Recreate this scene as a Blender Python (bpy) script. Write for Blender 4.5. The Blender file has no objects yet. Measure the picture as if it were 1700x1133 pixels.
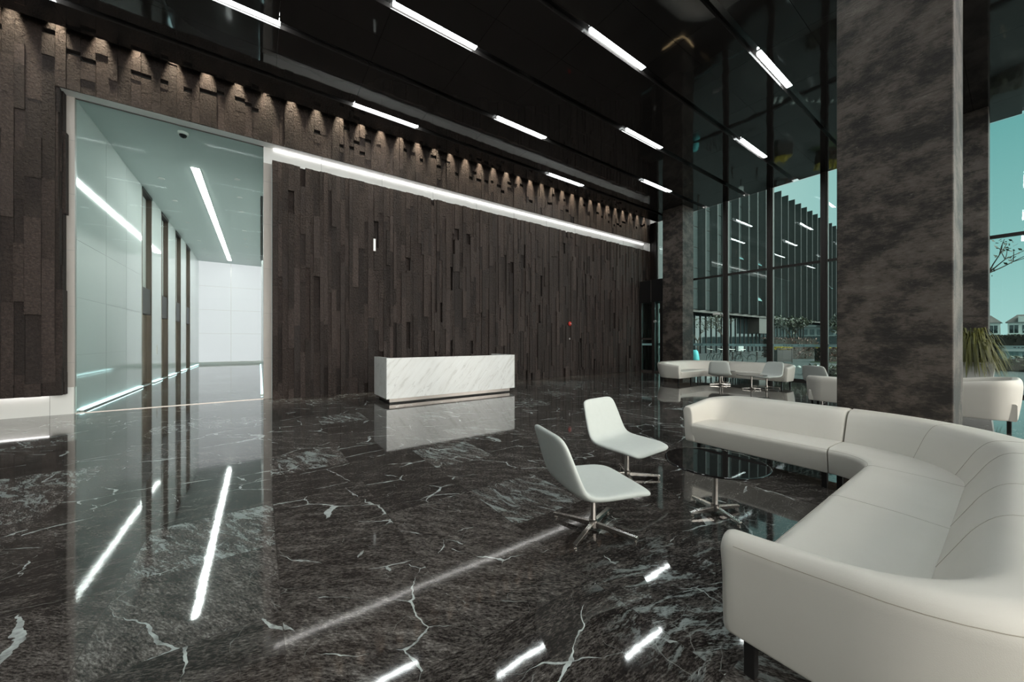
import bpy, bmesh, math, random
from mathutils import Vector, Matrix
random.seed(7)
C = bpy.context.scene.collection
PI = math.pi

# ------------------------------------------------------------ camera, sky, exposure
sc = bpy.context.scene
cam = bpy.data.objects.new('camera', bpy.data.cameras.new('camera'))
C.objects.link(cam)
cam.location = (0, 0, 1.5)
cam.rotation_euler = (PI / 2, 0, -math.radians(35.244))
cam.data.sensor_width = 36
cam.data.lens = 36 * 593 / 1700
cam.data.shift_y = -0.0003
cam.data.clip_start = 0.05
cam.data.clip_end = 2000
sc.camera = cam

sc.view_settings.view_transform = 'Standard'
sc.view_settings.look = 'None'
sc.view_settings.exposure = 0.85
sc.view_settings.gamma = 1.0
sc.cycles.max_bounces = 10
sc.cycles.diffuse_bounces = 5
sc.cycles.glossy_bounces = 6
sc.cycles.transparent_max_bounces = 16
sc.cycles.transmission_bounces = 6
sc.cycles.sample_clamp_indirect = 6.0
sc.cycles.caustics_refractive = False
sc.cycles.caustics_reflective = False
sc.cycles.use_denoising = True

SKY_BACK = 4.1      # extra-bright sky added behind the viewpoint, out of view, to light the room
w = bpy.data.worlds.new('sky')
sc.world = w
w.use_nodes = True
nt = w.node_tree
nt.nodes.clear()
wo = nt.nodes.new('ShaderNodeOutputWorld')
bg = nt.nodes.new('ShaderNodeBackground')
tc = nt.nodes.new('ShaderNodeTexCoord')
sx = nt.nodes.new('ShaderNodeSeparateXYZ')
nt.links.new(tc.outputs['Generated'], sx.inputs[0])
rp = nt.nodes.new('ShaderNodeValToRGB')
rp.color_ramp.elements[0].position = 0.0
rp.color_ramp.elements[0].color = (.34, .44, .425, 1)
rp.color_ramp.elements[1].position = 0.75
rp.color_ramp.elements[1].color = (.05, .17, .17, 1)
e = rp.color_ramp.elements.new(.16); e.color = (.215, .345, .335, 1)
e = rp.color_ramp.elements.new(.36); e.color = (.118, .262, .258, 1)
nt.links.new(sx.outputs['Z'], rp.inputs[0])
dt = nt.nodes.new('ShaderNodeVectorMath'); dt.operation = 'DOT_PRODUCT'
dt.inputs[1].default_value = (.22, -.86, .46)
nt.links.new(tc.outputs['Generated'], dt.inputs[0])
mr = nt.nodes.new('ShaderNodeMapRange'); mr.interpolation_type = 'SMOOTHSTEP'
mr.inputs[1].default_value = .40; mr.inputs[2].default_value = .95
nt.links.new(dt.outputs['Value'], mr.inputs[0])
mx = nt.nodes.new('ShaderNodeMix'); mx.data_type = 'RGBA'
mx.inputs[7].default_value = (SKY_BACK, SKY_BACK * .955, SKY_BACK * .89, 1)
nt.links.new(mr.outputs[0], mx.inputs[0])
hz = nt.nodes.new('ShaderNodeMapRange'); hz.interpolation_type = 'SMOOTHSTEP'
hz.inputs[1].default_value = .02; hz.inputs[2].default_value = .32
nt.links.new(sx.outputs['Y'], hz.inputs[0])
pale = nt.nodes.new('ShaderNodeMix'); pale.data_type = 'RGBA'
pale.inputs[7].default_value = (.31, .40, .385, 1)
nt.links.new(hz.outputs[0], pale.inputs[0])
nt.links.new(rp.outputs[0], pale.inputs[6])
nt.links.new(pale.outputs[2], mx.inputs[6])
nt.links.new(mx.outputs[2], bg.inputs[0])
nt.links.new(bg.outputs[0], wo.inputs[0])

# levels of the lamps
E_CEIL = 18.0
E_COVE = 2.3
E_CORR = 20.0
E_LED = 2.2
P_SPOT = 75.0


# ------------------------------------------------------------ helpers
class MB:
    def __init__(s):
        s.v = []; s.f = []

    def add(s, vs, fs):
        o = len(s.v)
        s.v += [tuple(p) for p in vs]
        s.f += [tuple(i + o for i in f) for f in fs]
        return s

    def box(s, x0, x1, y0, y1, z0, z1):
        return s.add([(x0, y0, z0), (x1, y0, z0), (x1, y1, z0), (x0, y1, z0), (x0, y0, z1), (x1, y0, z1), (x1, y1, z1), (x0, y1, z1)],
                     [(0, 3, 2, 1), (4, 5, 6, 7), (0, 1, 5, 4), (1, 2, 6, 5), (2, 3, 7, 6), (3, 0, 4, 7)])

    def obox(s, c, size, rz=0, rx=0, ry=0):
        m = Matrix.Translation(c) @ Matrix.Rotation(rz, 4, 'Z') @ Matrix.Rotation(ry, 4, 'Y') @ Matrix.Rotation(rx, 4, 'X')
        a, b, d = (q / 2 for q in size)
        vs = [m @ Vector(p) for p in [(-a, -b, -d), (a, -b, -d), (a, b, -d), (-a, b, -d), (-a, -b, d), (a, -b, d), (a, b, d), (-a, b, d)]]
        return s.add(vs, [(0, 3, 2, 1), (4, 5, 6, 7), (0, 1, 5, 4), (1, 2, 6, 5), (2, 3, 7, 6), (3, 0, 4, 7)])

    def loft(s, secs, cap=True, closed=False):
        n = len(secs[0]); o = []
        vs = [p for q in secs for p in q]
        fs = []
        m = len(secs)
        for i in range(m if closed else m - 1):
            a, b = i * n, ((i + 1) % m) * n
            for j in range(n):
                k = (j + 1) % n
                fs.append((a + j, a + k, b + k, b + j))
        if cap and not closed:
            fs.append(tuple(range(n - 1, -1, -1)))
            fs.append(tuple((m - 1) * n + j for j in range(n)))
        return s.add(vs, fs)

    def lathe(s, prof, c=(0, 0, 0), seg=24):
        secs = []
        for r, z in prof:
            secs.append([(c[0] + r * math.cos(2 * PI * j / seg), c[1] + r * math.sin(2 * PI * j / seg), c[2] + z) for j in range(seg)])
        return s.loft(secs)

    def tube(s, pts, r, seg=6, r1=None, closed=False):
        pts = [Vector(p) for p in pts]
        secs = []; n = len(pts)
        up = None
        for i, p in enumerate(pts):
            if closed:
                d = pts[(i + 1) % n] - pts[i - 1]
            else:
                d = pts[min(i + 1, n - 1)] - pts[max(i - 1, 0)]
            d.normalize()
            if up is None or abs(d.dot(up)) > .98:
                up = Vector((0, 0, 1)) if abs(d.z) < .9 else Vector((1, 0, 0))
            a = d.cross(up).normalized(); b = a.cross(d).normalized()
            up = b
            rr = r if r1 is None else r + (r1 - r) * i / max(1, n - 1)
            secs.append([p + (a * math.cos(2 * PI * j / seg) + b * math.sin(2 * PI * j / seg)) * rr for j in range(seg)])
        return s.loft(secs, closed=closed)

    def build(s, name, mat, parent=None, smooth=False, bevel=0, seg=2, loc=None, subsurf=0):
        me = bpy.data.meshes.new(name)
        me.from_pydata(s.v, [], s.f)
        bm = bmesh.new(); bm.from_mesh(me)
        bmesh.ops.recalc_face_normals(bm, faces=bm.faces)
        bm.to_mesh(me); bm.free()
        me.materials.append(mat)
        if smooth:
            for p in me.polygons:
                p.use_smooth = True
            if smooth == 'auto':
                me.set_sharp_from_angle(angle=math.radians(40))
        o = bpy.data.objects.new(name, me)
        C.objects.link(o)
        if parent:
            o.parent = parent
        if loc:
            o.location = loc
        if bevel:
            m = o.modifiers.new('bevel', 'BEVEL'); m.width = bevel; m.segments = seg; m.limit_method = 'ANGLE'; m.angle_limit = math.radians(40)
        if subsurf:
            m = o.modifiers.new('subdivision', 'SUBSURF'); m.levels = subsurf; m.render_levels = subsurf
        return o


def tag(o, label=None, cat=None, group=None, kind=None):
    if label: o['label'] = label
    if cat: o['category'] = cat
    if group: o['group'] = group
    if kind: o['kind'] = kind
    return o


def thing(name, label, cat, loc=(0, 0, 0), rz=0, group=None):
    o = bpy.data.objects.new(name, None)
    C.objects.link(o)
    o.location = loc; o.rotation_euler = (0, 0, rz)
    o.empty_display_size = .1
    return tag(o, label, cat, group)


def dup(root, loc, rz=0, label=None, group=None):
    r = root.copy(); C.objects.link(r); r.location = loc; r.rotation_euler = (0, 0, rz)
    if label: r['label'] = label
    if group: r['group'] = group
    for ch in list(root.children):
        c = ch.copy(); C.objects.link(c); c.parent = r
        for g in list(ch.children):
            d = g.copy(); C.objects.link(d); d.parent = c
    return r


def struct(o):
    o['kind'] = 'structure'
    return o


def sempty(name):
    o = bpy.data.objects.new(name, None); C.objects.link(o); o['kind'] = 'structure'
    return o


# ------------------------------------------------------------ materials
class NT:
    def __init__(s, name):
        s.m = bpy.data.materials.new(name); s.m.use_nodes = True
        s.t = s.m.node_tree; s.b = s.t.nodes['Principled BSDF']

    def n(s, typ, **kw):
        o = s.t.nodes.new(typ)
        for k, v in kw.items():
            setattr(o, k, v)
        return o

    def l(s, a, b):
        s.t.links.new(a, b)

    def pos(s):
        return s.n('ShaderNodeNewGeometry').outputs['Position']

    def vmul(s, v, xyz):
        o = s.n('ShaderNodeVectorMath', operation='MULTIPLY'); s.l(v, o.inputs[0]); o.inputs[1].default_value = xyz
        return o.outputs[0]

    def vadd(s, a, b):
        o = s.n('ShaderNodeVectorMath', operation='ADD'); s.l(a, o.inputs[0])
        if isinstance(b, tuple): o.inputs[1].default_value = b
        else: s.l(b, o.inputs[1])
        return o.outputs[0]

    def math(s, op, a, b=None, c=None):
        o = s.n('ShaderNodeMath', operation=op)
        for i, q in enumerate((a, b, c)):
            if q is None: continue
            if isinstance(q, (int, float)): o.inputs[i].default_value = q
            else: s.l(q, o.inputs[i])
        return o.outputs[0]

    def noise(s, v, scale, detail=4, rough=.55, dist=0):
        o = s.n('ShaderNodeTexNoise')
        o.inputs['Scale'].default_value = scale; o.inputs['Detail'].default_value = detail
        o.inputs['Roughness'].default_value = rough; o.inputs['Distortion'].default_value = dist
        if v is not None: s.l(v, o.inputs['Vector'])
        return o

    def ramp(s, v, stops):
        o = s.n('ShaderNodeValToRGB')
        el = o.color_ramp.elements
        while len(el) < len(stops): el.new(.5)
        for q, (p, c) in zip(el, stops):
            q.position = p
            q.color = (c[0], c[1], c[2], 1) if isinstance(c, tuple) else (c, c, c, 1)
        s.l(v, o.inputs[0])
        return o.outputs[0]

    def mix(s, f, a, b, mode='MIX'):
        o = s.n('ShaderNodeMix', data_type='RGBA', blend_type=mode)
        for i, q in ((0, f), (6, a), (7, b)):
            if isinstance(q, (int, float)): o.inputs[i].default_value = q
            elif isinstance(q, tuple): o.inputs[i].default_value = (q[0], q[1], q[2], 1)
            else: s.l(q, o.inputs[i])
        return o.outputs[2]

    def bump(s, h, strength, dist=.02):
        o = s.n('ShaderNodeBump'); o.inputs['Strength'].default_value = strength; o.inputs['Distance'].default_value = dist
        s.l(h, o.inputs['Height']); s.l(o.outputs[0], s.b.inputs['Normal'])

    def set(s, **kw):
        for k, v in kw.items():
            k = k.replace('_', ' ')
            i = s.b.inputs[k]
            if isinstance(v, tuple): i.default_value = (v[0], v[1], v[2], 1)
            elif isinstance(v, (int, float)): i.default_value = v
            else: s.l(v, i)
        return s


def flat(name, col, rough=.5, metal=0, ior=1.45, var=.08, scale=8, bump=0, bscale=60):
    n = NT(name)
    p = n.pos()
    k = n.noise(p, scale, 3)
    c = n.mix(k.outputs[0], tuple(q * (1 - var) for q in col), tuple(min(1, q * (1 + var)) for q in col))
    n.set(Base_Color=c, Roughness=rough, Metallic=metal, IOR=ior)
    if bump:
        n.bump(n.noise(p, bscale, 4).outputs[0], bump)
    return n.m


def emis(name, col, strength):
    n = NT(name)
    n.set(Base_Color=(.8, .8, .8), Emission_Color=col, Emission_Strength=strength, Roughness=.4)
    return n.m


def glass(name, tint, rough=0.0, ior=1.5, boost=1.0):
    n = NT(name)
    t = n.t
    t.nodes.remove(n.b)
    out = [q for q in t.nodes if q.type == 'OUTPUT_MATERIAL'][0]
    a = n.n('ShaderNodeBsdfTransparent'); a.inputs[0].default_value = (*tint, 1)
    g = n.n('ShaderNodeBsdfGlossy'); g.inputs[0].default_value = (1, 1, 1, 1); g.inputs['Roughness'].default_value = rough
    f = n.n('ShaderNodeFresnel'); f.inputs[0].default_value = ior
    m = n.n('ShaderNodeMixShader')
    n.l(n.math('MULTIPLY', f.outputs[0], boost), m.inputs[0])
    n.l(a.outputs[0], m.inputs[1]); n.l(g.outputs[0], m.inputs[2]); n.l(m.outputs[0], out.inputs[0])
    return n.m


def marble_floor():
    n = NT('dark_marble')
    p = n.pos()
    T = .8
    q = n.vmul(n.vadd(p, (-.1, -1.555, 0)), (1 / T, 1 / T, 0))
    fl = n.n('ShaderNodeVectorMath', operation='FLOOR'); n.l(q, fl.inputs[0])
    fr = n.n('ShaderNodeVectorMath', operation='FRACTION'); n.l(q, fr.inputs[0])
    wn = n.n('ShaderNodeTexWhiteNoise', noise_dimensions='3D'); n.l(fl.outputs[0], wn.inputs['Vector'])
    rnd = wn.outputs['Value']
    off = n.vmul(wn.outputs['Color'], (40, 40, 40))
    rot = n.n('ShaderNodeVectorRotate', rotation_type='Z_AXIS')
    n.l(p, rot.inputs['Vector'])
    n.l(n.math('MULTIPLY_ADD', rnd, 1.3, -.05), rot.inputs['Angle'])
    v = n.vadd(rot.outputs[0], off)
    # streaky body
    warp = n.noise(v, 1.8, 3)
    vw = n.vadd(v, n.vmul(warp.outputs['Color'], (.22, .22, 0)))
    s1 = n.noise(n.vmul(vw, (1.6, 6.5, 1)), 2.2, 8, .68)
    s2 = n.noise(n.vmul(v, (15, 48, 1)), 2.3, 5, .78)
    body = n.math('MULTIPLY_ADD', s2.outputs[0], .80, n.math('MULTIPLY', s1.outputs[0], .42))
    tone = n.math('MULTIPLY_ADD', rnd, .08, -.04)
    body = n.math('ADD', body, tone)
    col = n.ramp(body, [(.44, (.010, .0085, .008)), (.56, (.031, .0265, .0245)), (.67, (.10, .090, .083)), (.80, (.30, .28, .265))])
    # thin veins
    wv = n.noise(v, 2.4, 4, .6)
    vv = n.vadd(n.vmul(v, (.75, 1.3, 1)), n.vmul(wv.outputs['Color'], (.22, .22, 0)))
    vo = n.n('ShaderNodeTexVoronoi', feature='DISTANCE_TO_EDGE'); vo.inputs['Scale'].default_value = 1.5
    n.l(vv, vo.inputs['Vector'])
    thick = n.noise(v, 2.1, 3)
    th = n.math('MULTIPLY', n.math('MAXIMUM', n.math('SUBTRACT', thick.outputs[0], .475), 0), .085)
    vm = n.math('LESS_THAN', vo.outputs['Distance'], th)
    fine = n.n('ShaderNodeTexVoronoi', feature='DISTANCE_TO_EDGE'); fine.inputs['Scale'].default_value = 3.4
    n.l(vv, fine.inputs['Vector'])
    fm = n.math('LESS_THAN', fine.outputs['Distance'], n.math('MULTIPLY', n.math('MAXIMUM', n.math('SUBTRACT', wv.outputs[0], .49), 0), .05))
    brk = n.noise(v, 16, 3)
    vcol = n.ramp(brk.outputs[0], [(.3, (.20, .21, .205)), (.6, (.55, .60, .59))])
    col = n.mix(n.math('MULTIPLY', fm, .6), col, (.24, .25, .24))
    col = n.mix(n.math('MULTIPLY', vm, .9), col, vcol)
    # torn white patches on some tiles
    pt = n.noise(n.vmul(vw, (1.2, 4.2, 1)), 3.0, 7, .7, .8)
    dist = n.n('ShaderNodeVectorMath', operation='DISTANCE'); n.l(n.vmul(p, (1, 1, 0)), dist.inputs[0]); dist.inputs[1].default_value = (2.15, 1.05, 0)
    near = n.ramp(dist.outputs['Value'], [(.35, 1.0), (.75, 0.0)])
    gate = n.math('MAXIMUM', near, n.math('GREATER_THAN', rnd, .86))
    pm = n.ramp(n.math('MULTIPLY_ADD', s2.outputs[0], .35, n.math('SUBTRACT', pt.outputs[0], .175)), [(.52, 0.0), (.60, 1.0)])
    pm = n.math('MULTIPLY', pm, gate)
    col = n.mix(n.math('MULTIPLY', pm, .75), col, (.40, .45, .44))
    # joints
    sp = n.n('ShaderNodeSeparateXYZ'); n.l(fr.outputs[0], sp.inputs[0])
    jx = n.math('LESS_THAN', n.math('ABSOLUTE', n.math('SUBTRACT', sp.outputs[0], .5)), .4975)
    jy = n.math('LESS_THAN', n.math('ABSOLUTE', n.math('SUBTRACT', sp.outputs[1], .5)), .4975)
    jm = n.math('MULTIPLY', jx, jy)
    col = n.mix(jm, (.05, .046, .042), col)
    n.set(Base_Color=col, Roughness=.045, IOR=1.62)
    b = n.n('ShaderNodeBump'); b.inputs['Strength'].default_value = .06; b.inputs['Distance'].default_value = .004
    n.l(n.noise(vw, 7, 2).outputs[0], b.inputs['Height'])
    n.l(b.outputs[0], n.b.inputs['Normal'])
    return n.m


def stone_wall():
    n = NT('split_dark_stone')
    g = n.n('ShaderNodeNewGeometry')
    p = g.outputs['Position']
    isl = g.outputs['Random Per Island']
    k = n.noise(p, 26, 6, .7)
    c = n.ramp(k.outputs[0], [(.3, (.020, .0132, .0113)), (.55, (.046, .0318, .0275)), (.8, (.092, .066, .057))])
    t = n.ramp(isl, [(0, .55), (1, 1.35)])
    c = n.mix(1.0, c, t, 'MULTIPLY')
    n.set(Base_Color=c, Roughness=.72, IOR=1.5)
    h = n.noise(n.vmul(p, (1, 1, .8)), 24, 6, .68)
    amp = n.ramp(n.math('FRACT', n.math('MULTIPLY', isl, 7.3)), [(0, .25), (1, 1.0)])
    n.bump(n.math('MULTIPLY', h.outputs[0], amp), 1.0, .11)
    return n.m


def concrete():
    n = NT('raw_concrete')
    p = n.pos()
    a = n.noise(n.vmul(p, (1, 1, 1.5)), 1.5, 7, .60)
    b = n.noise(n.vmul(p, (1, 1, 1.6)), 4.2, 9, .70)
    d3 = n.noise(n.vmul(p, (1, 1, 3.2)), 15, 6, .72)
    m = n.math('MULTIPLY_ADD', b.outputs[0], .40, n.math('MULTIPLY', a.outputs[0], .62))
    m = n.math('MULTIPLY_ADD', d3.outputs[0], .26, n.math('SUBTRACT', m, .13))
    c = n.ramp(m, [(.43, (.013, .0098, .0082)), (.49, (.042, .033, .0278)), (.545, (.088, .071, .060)), (.62, (.120, .098, .084)), (.74, (.23, .195, .17))])
    st = n.noise(n.vmul(p, (.9, .9, 13)), 1.0, 5, .7)
    c = n.mix(n.ramp(st.outputs[0], [(.60, 0.0), (.645, .6)]), c, (.020, .0155, .013))
    # pale scrapes
    sc_ = n.noise(n.vmul(p, (2.5, 2.5, 6)), 5, 8, .74, .3)
    c = n.mix(n.ramp(sc_.outputs[0], [(.60, 0.0), (.68, .5)]), c, (.21, .19, .17))
    # pores
    vo = n.n('ShaderNodeTexVoronoi'); vo.inputs['Scale'].default_value = 20
    n.l(n.vadd(p, n.vmul(b.outputs['Color'], (.1, .1, .1))), vo.inputs['Vector'])
    c = n.mix(n.math('MULTIPLY', n.math('LESS_THAN', vo.outputs['Distance'], .12), .5), c, (.02, .017, .015))
    n.set(Base_Color=c, Roughness=.62)
    n.bump(m, .7, .04)
    return n.m


def white_marble():
    n = NT('white_marble')
    p = n.pos()
    rot = n.n('ShaderNodeVectorRotate', rotation_type='EULER_XYZ')
    n.l(p, rot.inputs['Vector']); rot.inputs['Rotation'].default_value = (0, math.radians(50), math.radians(8))
    v = rot.outputs[0]
    wv = n.noise(v, 1.6, 3)
    vw = n.vadd(v, n.vmul(wv.outputs['Color'], (.12, .12, .12)))
    s = n.noise(n.vmul(vw, (.55, 5, 5.5)), 1.7, 5, .6)
    c = n.ramp(s.outputs[0], [(.36, (.72, .715, .70)), (.42, (.82, .82, .81)), (.6, (.86, .865, .86))])
    ln = n.math('ABSOLUTE', n.math('SUBTRACT', n.noise(n.vmul(vw, (.5, 6, 6)), .8, 3, .5).outputs[0], .53))
    c = n.mix(n.ramp(ln, [(0, .45), (.010, 0.0)]), c, (.46, .445, .43))
    n.set(Base_Color=c, Roughness=.18)
    return n.m


def black_gloss():
    n = NT('black_gloss_panel')
    p = n.pos()
    k = n.noise(p, .55, 2)
    n.set(Base_Color=n.mix(k.outputs[0], (.022, .020, .0195), (.032, .029, .028)), Roughness=.045, IOR=1.47)
    n.bump(n.noise(p, .9, 2, .5).outputs[0], .09, .06)
    return n.m


def leather():
    n = NT('cream_leather')
    p = n.pos()
    k = n.noise(p, 3, 3)
    c = n.mix(k.outputs[0], (.655, .625, .57), (.725, .695, .64))
    n.set(Base_Color=c, Roughness=.46, IOR=1.45)
    vo = n.n('ShaderNodeTexVoronoi'); vo.inputs['Scale'].default_value = 260
    n.l(p, vo.inputs['Vector'])
    n.bump(vo.outputs['Distance'], .06, .004)
    return n.m


def leaf_mat(name, a, b):
    n = NT(name)
    g = n.n('ShaderNodeNewGeometry')
    n.set(Base_Color=n.mix(g.outputs['Random Per Island'], a, b), Roughness=.5)
    return n.m


M = dict(
    floor=marble_floor(), stone=stone_wall(), concrete=concrete(), desk=white_marble(), black=black_gloss(), leather=leather(),
    fabric=flat('pale_wool_fabric', (.60, .635, .61), .85, var=.04, scale=20, bump=.12, bscale=420),
    stitch=flat('stitching_thread', (.42, .38, .32), .7),
    groove=flat('matt_black', (.006, .0055, .0055), .6),
    gloss_groove=flat('gloss_black_channel', (.012, .011, .011), .12, ior=1.8),
    white=flat('white_panel', (.78, .78, .76), .22, var=.02, scale=1),
    wall_white=flat('white_wall', (.76, .76, .75), .35, var=.02, scale=1),
    beige=flat('beige_stone', (.44, .405, .375), .4, var=.06, scale=2),
    corr_ceil=flat('corridor_ceiling_paint', (.52, .585, .575), .6, var=.02, scale=1),
    back_glass=flat('back_painted_glass', (.66, .70, .68), .05, var=.02, scale=1),
    joint=flat('panel_joint', (.30, .30, .29), .6),
    bronze=flat('brushed_bronze', (.30, .235, .185), .26, 1.0, var=.12, scale=3),
    jamb_bronze=flat('jamb_bronze', (.12, .09, .072), .3, .8),
    dark_bronze=flat('dark_bronze', (.012, .0095, .0085), .5, 0.0),
    chrome=flat('polished_steel', (.74, .70, .66), .22, 1.0, var=.05),
    satin=flat('satin_steel', (.36, .33, .31), .30, 1.0, var=.08),
    frame=flat('window_frame_metal', (.030, .024, .022), .42, .2),
    frame_side=flat('window_frame_edge', (.085, .072, .066), .4, .2),
    black_leg=flat('black_lacquer', (.012, .011, .011), .3),
    table_glass=flat('black_glass_top', (.008, .007, .007), .02, ior=1.9),
    led=emis('ceiling_diffuser', (.93, 1.0, .99), E_CEIL),
    cove=emis('cove_strip', (1.0, .975, .95), E_COVE),
    corr=emis('corridor_strip', (1.0, 1.0, .97), E_CORR),
    backlit=emis('backlit_panel_wall', (1.0, .955, .985), .40),
    cyan=emis('cyan_floor_strip', (.62, .97, 1.0), E_LED),
    warm=emis('warm_floor_strip', (1.0, .74, .38), 6.0),
    window=glass('window_glass', (.80, .93, .92), boost=1.0),
    clear=glass('clear_glass', (.97, .98, .97)),
    screen=glass('corridor_glass', (.90, .952, .945), boost=.05),
    film=flat('frosted_film', (.30, .52, .53), .5, var=.03),
    film_dark=flat('film_print', (.10, .17, .18), .6),
    red=flat('red_plastic', (.55, .04, .03), .3),
    plastic=flat('white_plastic', (.75, .75, .73), .35),
    lens=flat('black_lens', (.01, .01, .012), .08),
    pave=flat('grey_paving', (.055, .060, .060), .6, var=.25, scale=3),
    road=flat('asphalt', (.04, .043, .043), .75, var=.2, scale=5),
    lawn=flat('lawn_grass', (.04, .06, .025), .9, var=.4, scale=9, bump=.5),
    fin=flat('facade_fin_metal', (.012, .0125, .012), .5, .0, var=.1, scale=2),
    facade=flat('facade_panel', (.018, .022, .022), .4, var=.15, scale=1),
    mirror_glass=flat('reflective_window_glass', (.86, .98, .97), .04, .95, var=.05),
    shop_glass=flat('dark_shop_glass', (.018, .026, .028), .03, ior=1.7),
    villa=flat('villa_render', (.60, .62, .60), .8, var=.08),
    roof=flat('villa_roof_tile', (.10, .085, .08), .8, var=.2),
    bark=flat('bark', (.055, .043, .035), .85, var=.3, scale=12),
    leaf=leaf_mat('strap_leaf', (.035, .042, .012), (.16, .16, .035)),
    tree_leaf=leaf_mat('tree_leaf', (.022, .026, .018), (.07, .072, .04)),
    red_leaf=leaf_mat('red_hedge_leaf', (.05, .028, .022), (.17, .075, .055)),
    yellow=leaf_mat('yellow_flower', (.38, .28, .02), (.58, .43, .04)),
    hedge=leaf_mat('hedge_leaf', (.03, .035, .02), (.085, .08, .04)),
    water=flat('pond_water', (.05, .11, .12), .08, ior=1.5, var=.2, scale=.6, bump=.15, bscale=3),
    stonewhite=flat('white_pebble', (.55, .56, .54), .7, var=.2),
    cyan_cloth=flat('cyan_cover', (.10, .45, .47), .6),
    soil=flat('soil', (.03, .025, .02), .9),
)

M['backlit'].node_tree.nodes['Principled BSDF'].inputs['Base Color'].default_value = (.15, .15, .15, 1)

# ------------------------------------------------------------ room shell
H = 7.5
YW = 10.9          # face of the stone wall
XG = 16.4          # plane of the window wall
XL, YB = -10.0, -9.0

f = struct(MB().box(XL, XG + .1, YB, YW + .4, -.2, 0).box(-3.1, .09, YW + .4, 30, -.2, 0).build('floor', M['floor']))


# stone slats: one wall surface made of split blocks of uneven depth
def slats(mb, a0, a1, z0, z1, put, rng, wmin=.10, wmax=.27, holes=None):
    a = a0
    while a < a1 - .02:
        wd = min(rng.uniform(wmin, wmax), a1 - a)
        if a1 - a - wd < .07: wd = a1 - a
        z = z0
        first = True
        while z < z1 - .01:
            hh = rng.uniform(.35, 1.9) * (rng.random() if first else 1)
            hh = max(hh, .25)
            first = False
            if z1 - z - hh < .2: hh = z1 - z
            d = rng.choice([0, .012, .02, .03, .045, .06]) + rng.uniform(0, .006)
            if z0 > 6: d *= .5
            elif wmax < .2 and hh < .9 and rng.random() < .07: d = -.075
            if holes and z < holes < z + hh and rng.random() < .42:
                hz = holes + rng.uniform(-.35, .25)
                hz = min(max(hz, z + .1), z + hh - .2)
                put(mb, a, a + wd, z, hz, d)
                put(mb, a, a + wd, hz + .10, z + hh, d)
            else:
                put(mb, a, a + wd, z, z + hh, d)
            z += hh
        a += wd


def put_front(mb, a, b, z0, z1, d):
    mb.box(a + .0015, b - .0015, YW - d, YW + .12, z0 + .0015, z1 - .0015)


def put_jamb(mb, a, b, z0, z1, d):
    mb.box(-3.40, -3.245 + d, a + .0015, b - .0015, z0 + .0015, z1 - .0015)


rng = random.Random(3)
mb = MB()
slats(mb, XL, -3.27, .42, 8.3, put_front, rng, .11, .24, 7.25)
slats(mb, -3.27, .26, 6.5, 8.3, put_front, rng, .10, .21, 7.2)
slats(mb, .26, XG, 6.5, 8.3, put_front, rng, .10, .20, 7.2)
slats(mb, .26, XG, 0, 6.08, put_front, rng, .07, .165)
slats(mb, YW + .0, YW + .27, .42, 6.5, put_jamb, rng, .05, .10)
struct(mb.build('wall_back', M['stone']))
mb = MB()
mb.box(XL, -3.40, YW + .12, YW + .17, .43, 8.3).box(-3.40, XG, YW + .12, YW + .17, 6.51, 8.3).box(.265, XG, YW + .12, YW + .17, 0, 6.07)
struct(mb.build('wall_backing', M['groove']))
# white plinth under the floating stone on the left, with its light strip
struct(MB().box(XL, -3.11, YW + .27, YW + .37, 0, .55).build('baseboard_left', M['white']))
mb = MB()
for x in (-8.2, -7.0, -5.8, -4.6, -3.43):
    mb.box(x, x + .006, YW + .268, YW + .272, 0, .42)
struct(mb.build('baseboard_joint', M['joint']))
tag(MB().box(XL + .1, -3.42, YW + .20, YW + .235, .40, .418).build('plinth_light_strip', M['cove']),
    'thin white light strip under the lip of the stone wall on the left', 'light strip')
# white jambs, soffit and recess of the glazed opening and the long light slot
mb = MB()
jb = MB().box(-3.28, -3.10, YW + .27, YW + .36, .55, 6.5).box(.08, .262, YW + .27, YW + .36, 0, 6.08)
struct(jb.build('trim_3', M['beige'], bevel=.004))
mb.box(-3.30, XG - .1, YW + .012, YW + .36, 6.5, 6.56)
mb.box(.08, XG - .1, YW + .30, YW + .36, 6.0, 6.5)
mb.box(.26, XG - .1, YW + .12, YW + .30, 6.02, 6.07)
mb.box(XG - .12, XG - .1, YW + .01, YW + .3, 6.07, 6.5)
struct(mb.build('trim_1', M['wall_white'], bevel=.004))
mb = MB()
for z in (1.05, 2.2, 3.35, 4.5, 5.6):
    mb.box(-3.282, -3.098, YW + .267, YW + .271, z, z + .006)
    mb.box(.078, .264, YW + .267, YW + .271, z, z + .006)
for i in range(9):
    x = 1.4 + 1.65 * i
    mb.box(x, x + .006, YW + .296, YW + .301, 6.08, 6.5)
    mb.box(x, x + .006, YW + .02, YW + .30, 6.497, 6.501)
struct(mb.build('trim_2', M['joint']))
tag(MB().box(.30, XG - .2, YW + .26, YW + .285, 6.465, 6.49).build('cove_light_strip', M['cove']),
    'long white light strip inside the slot across the stone wall', 'light strip')

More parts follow.
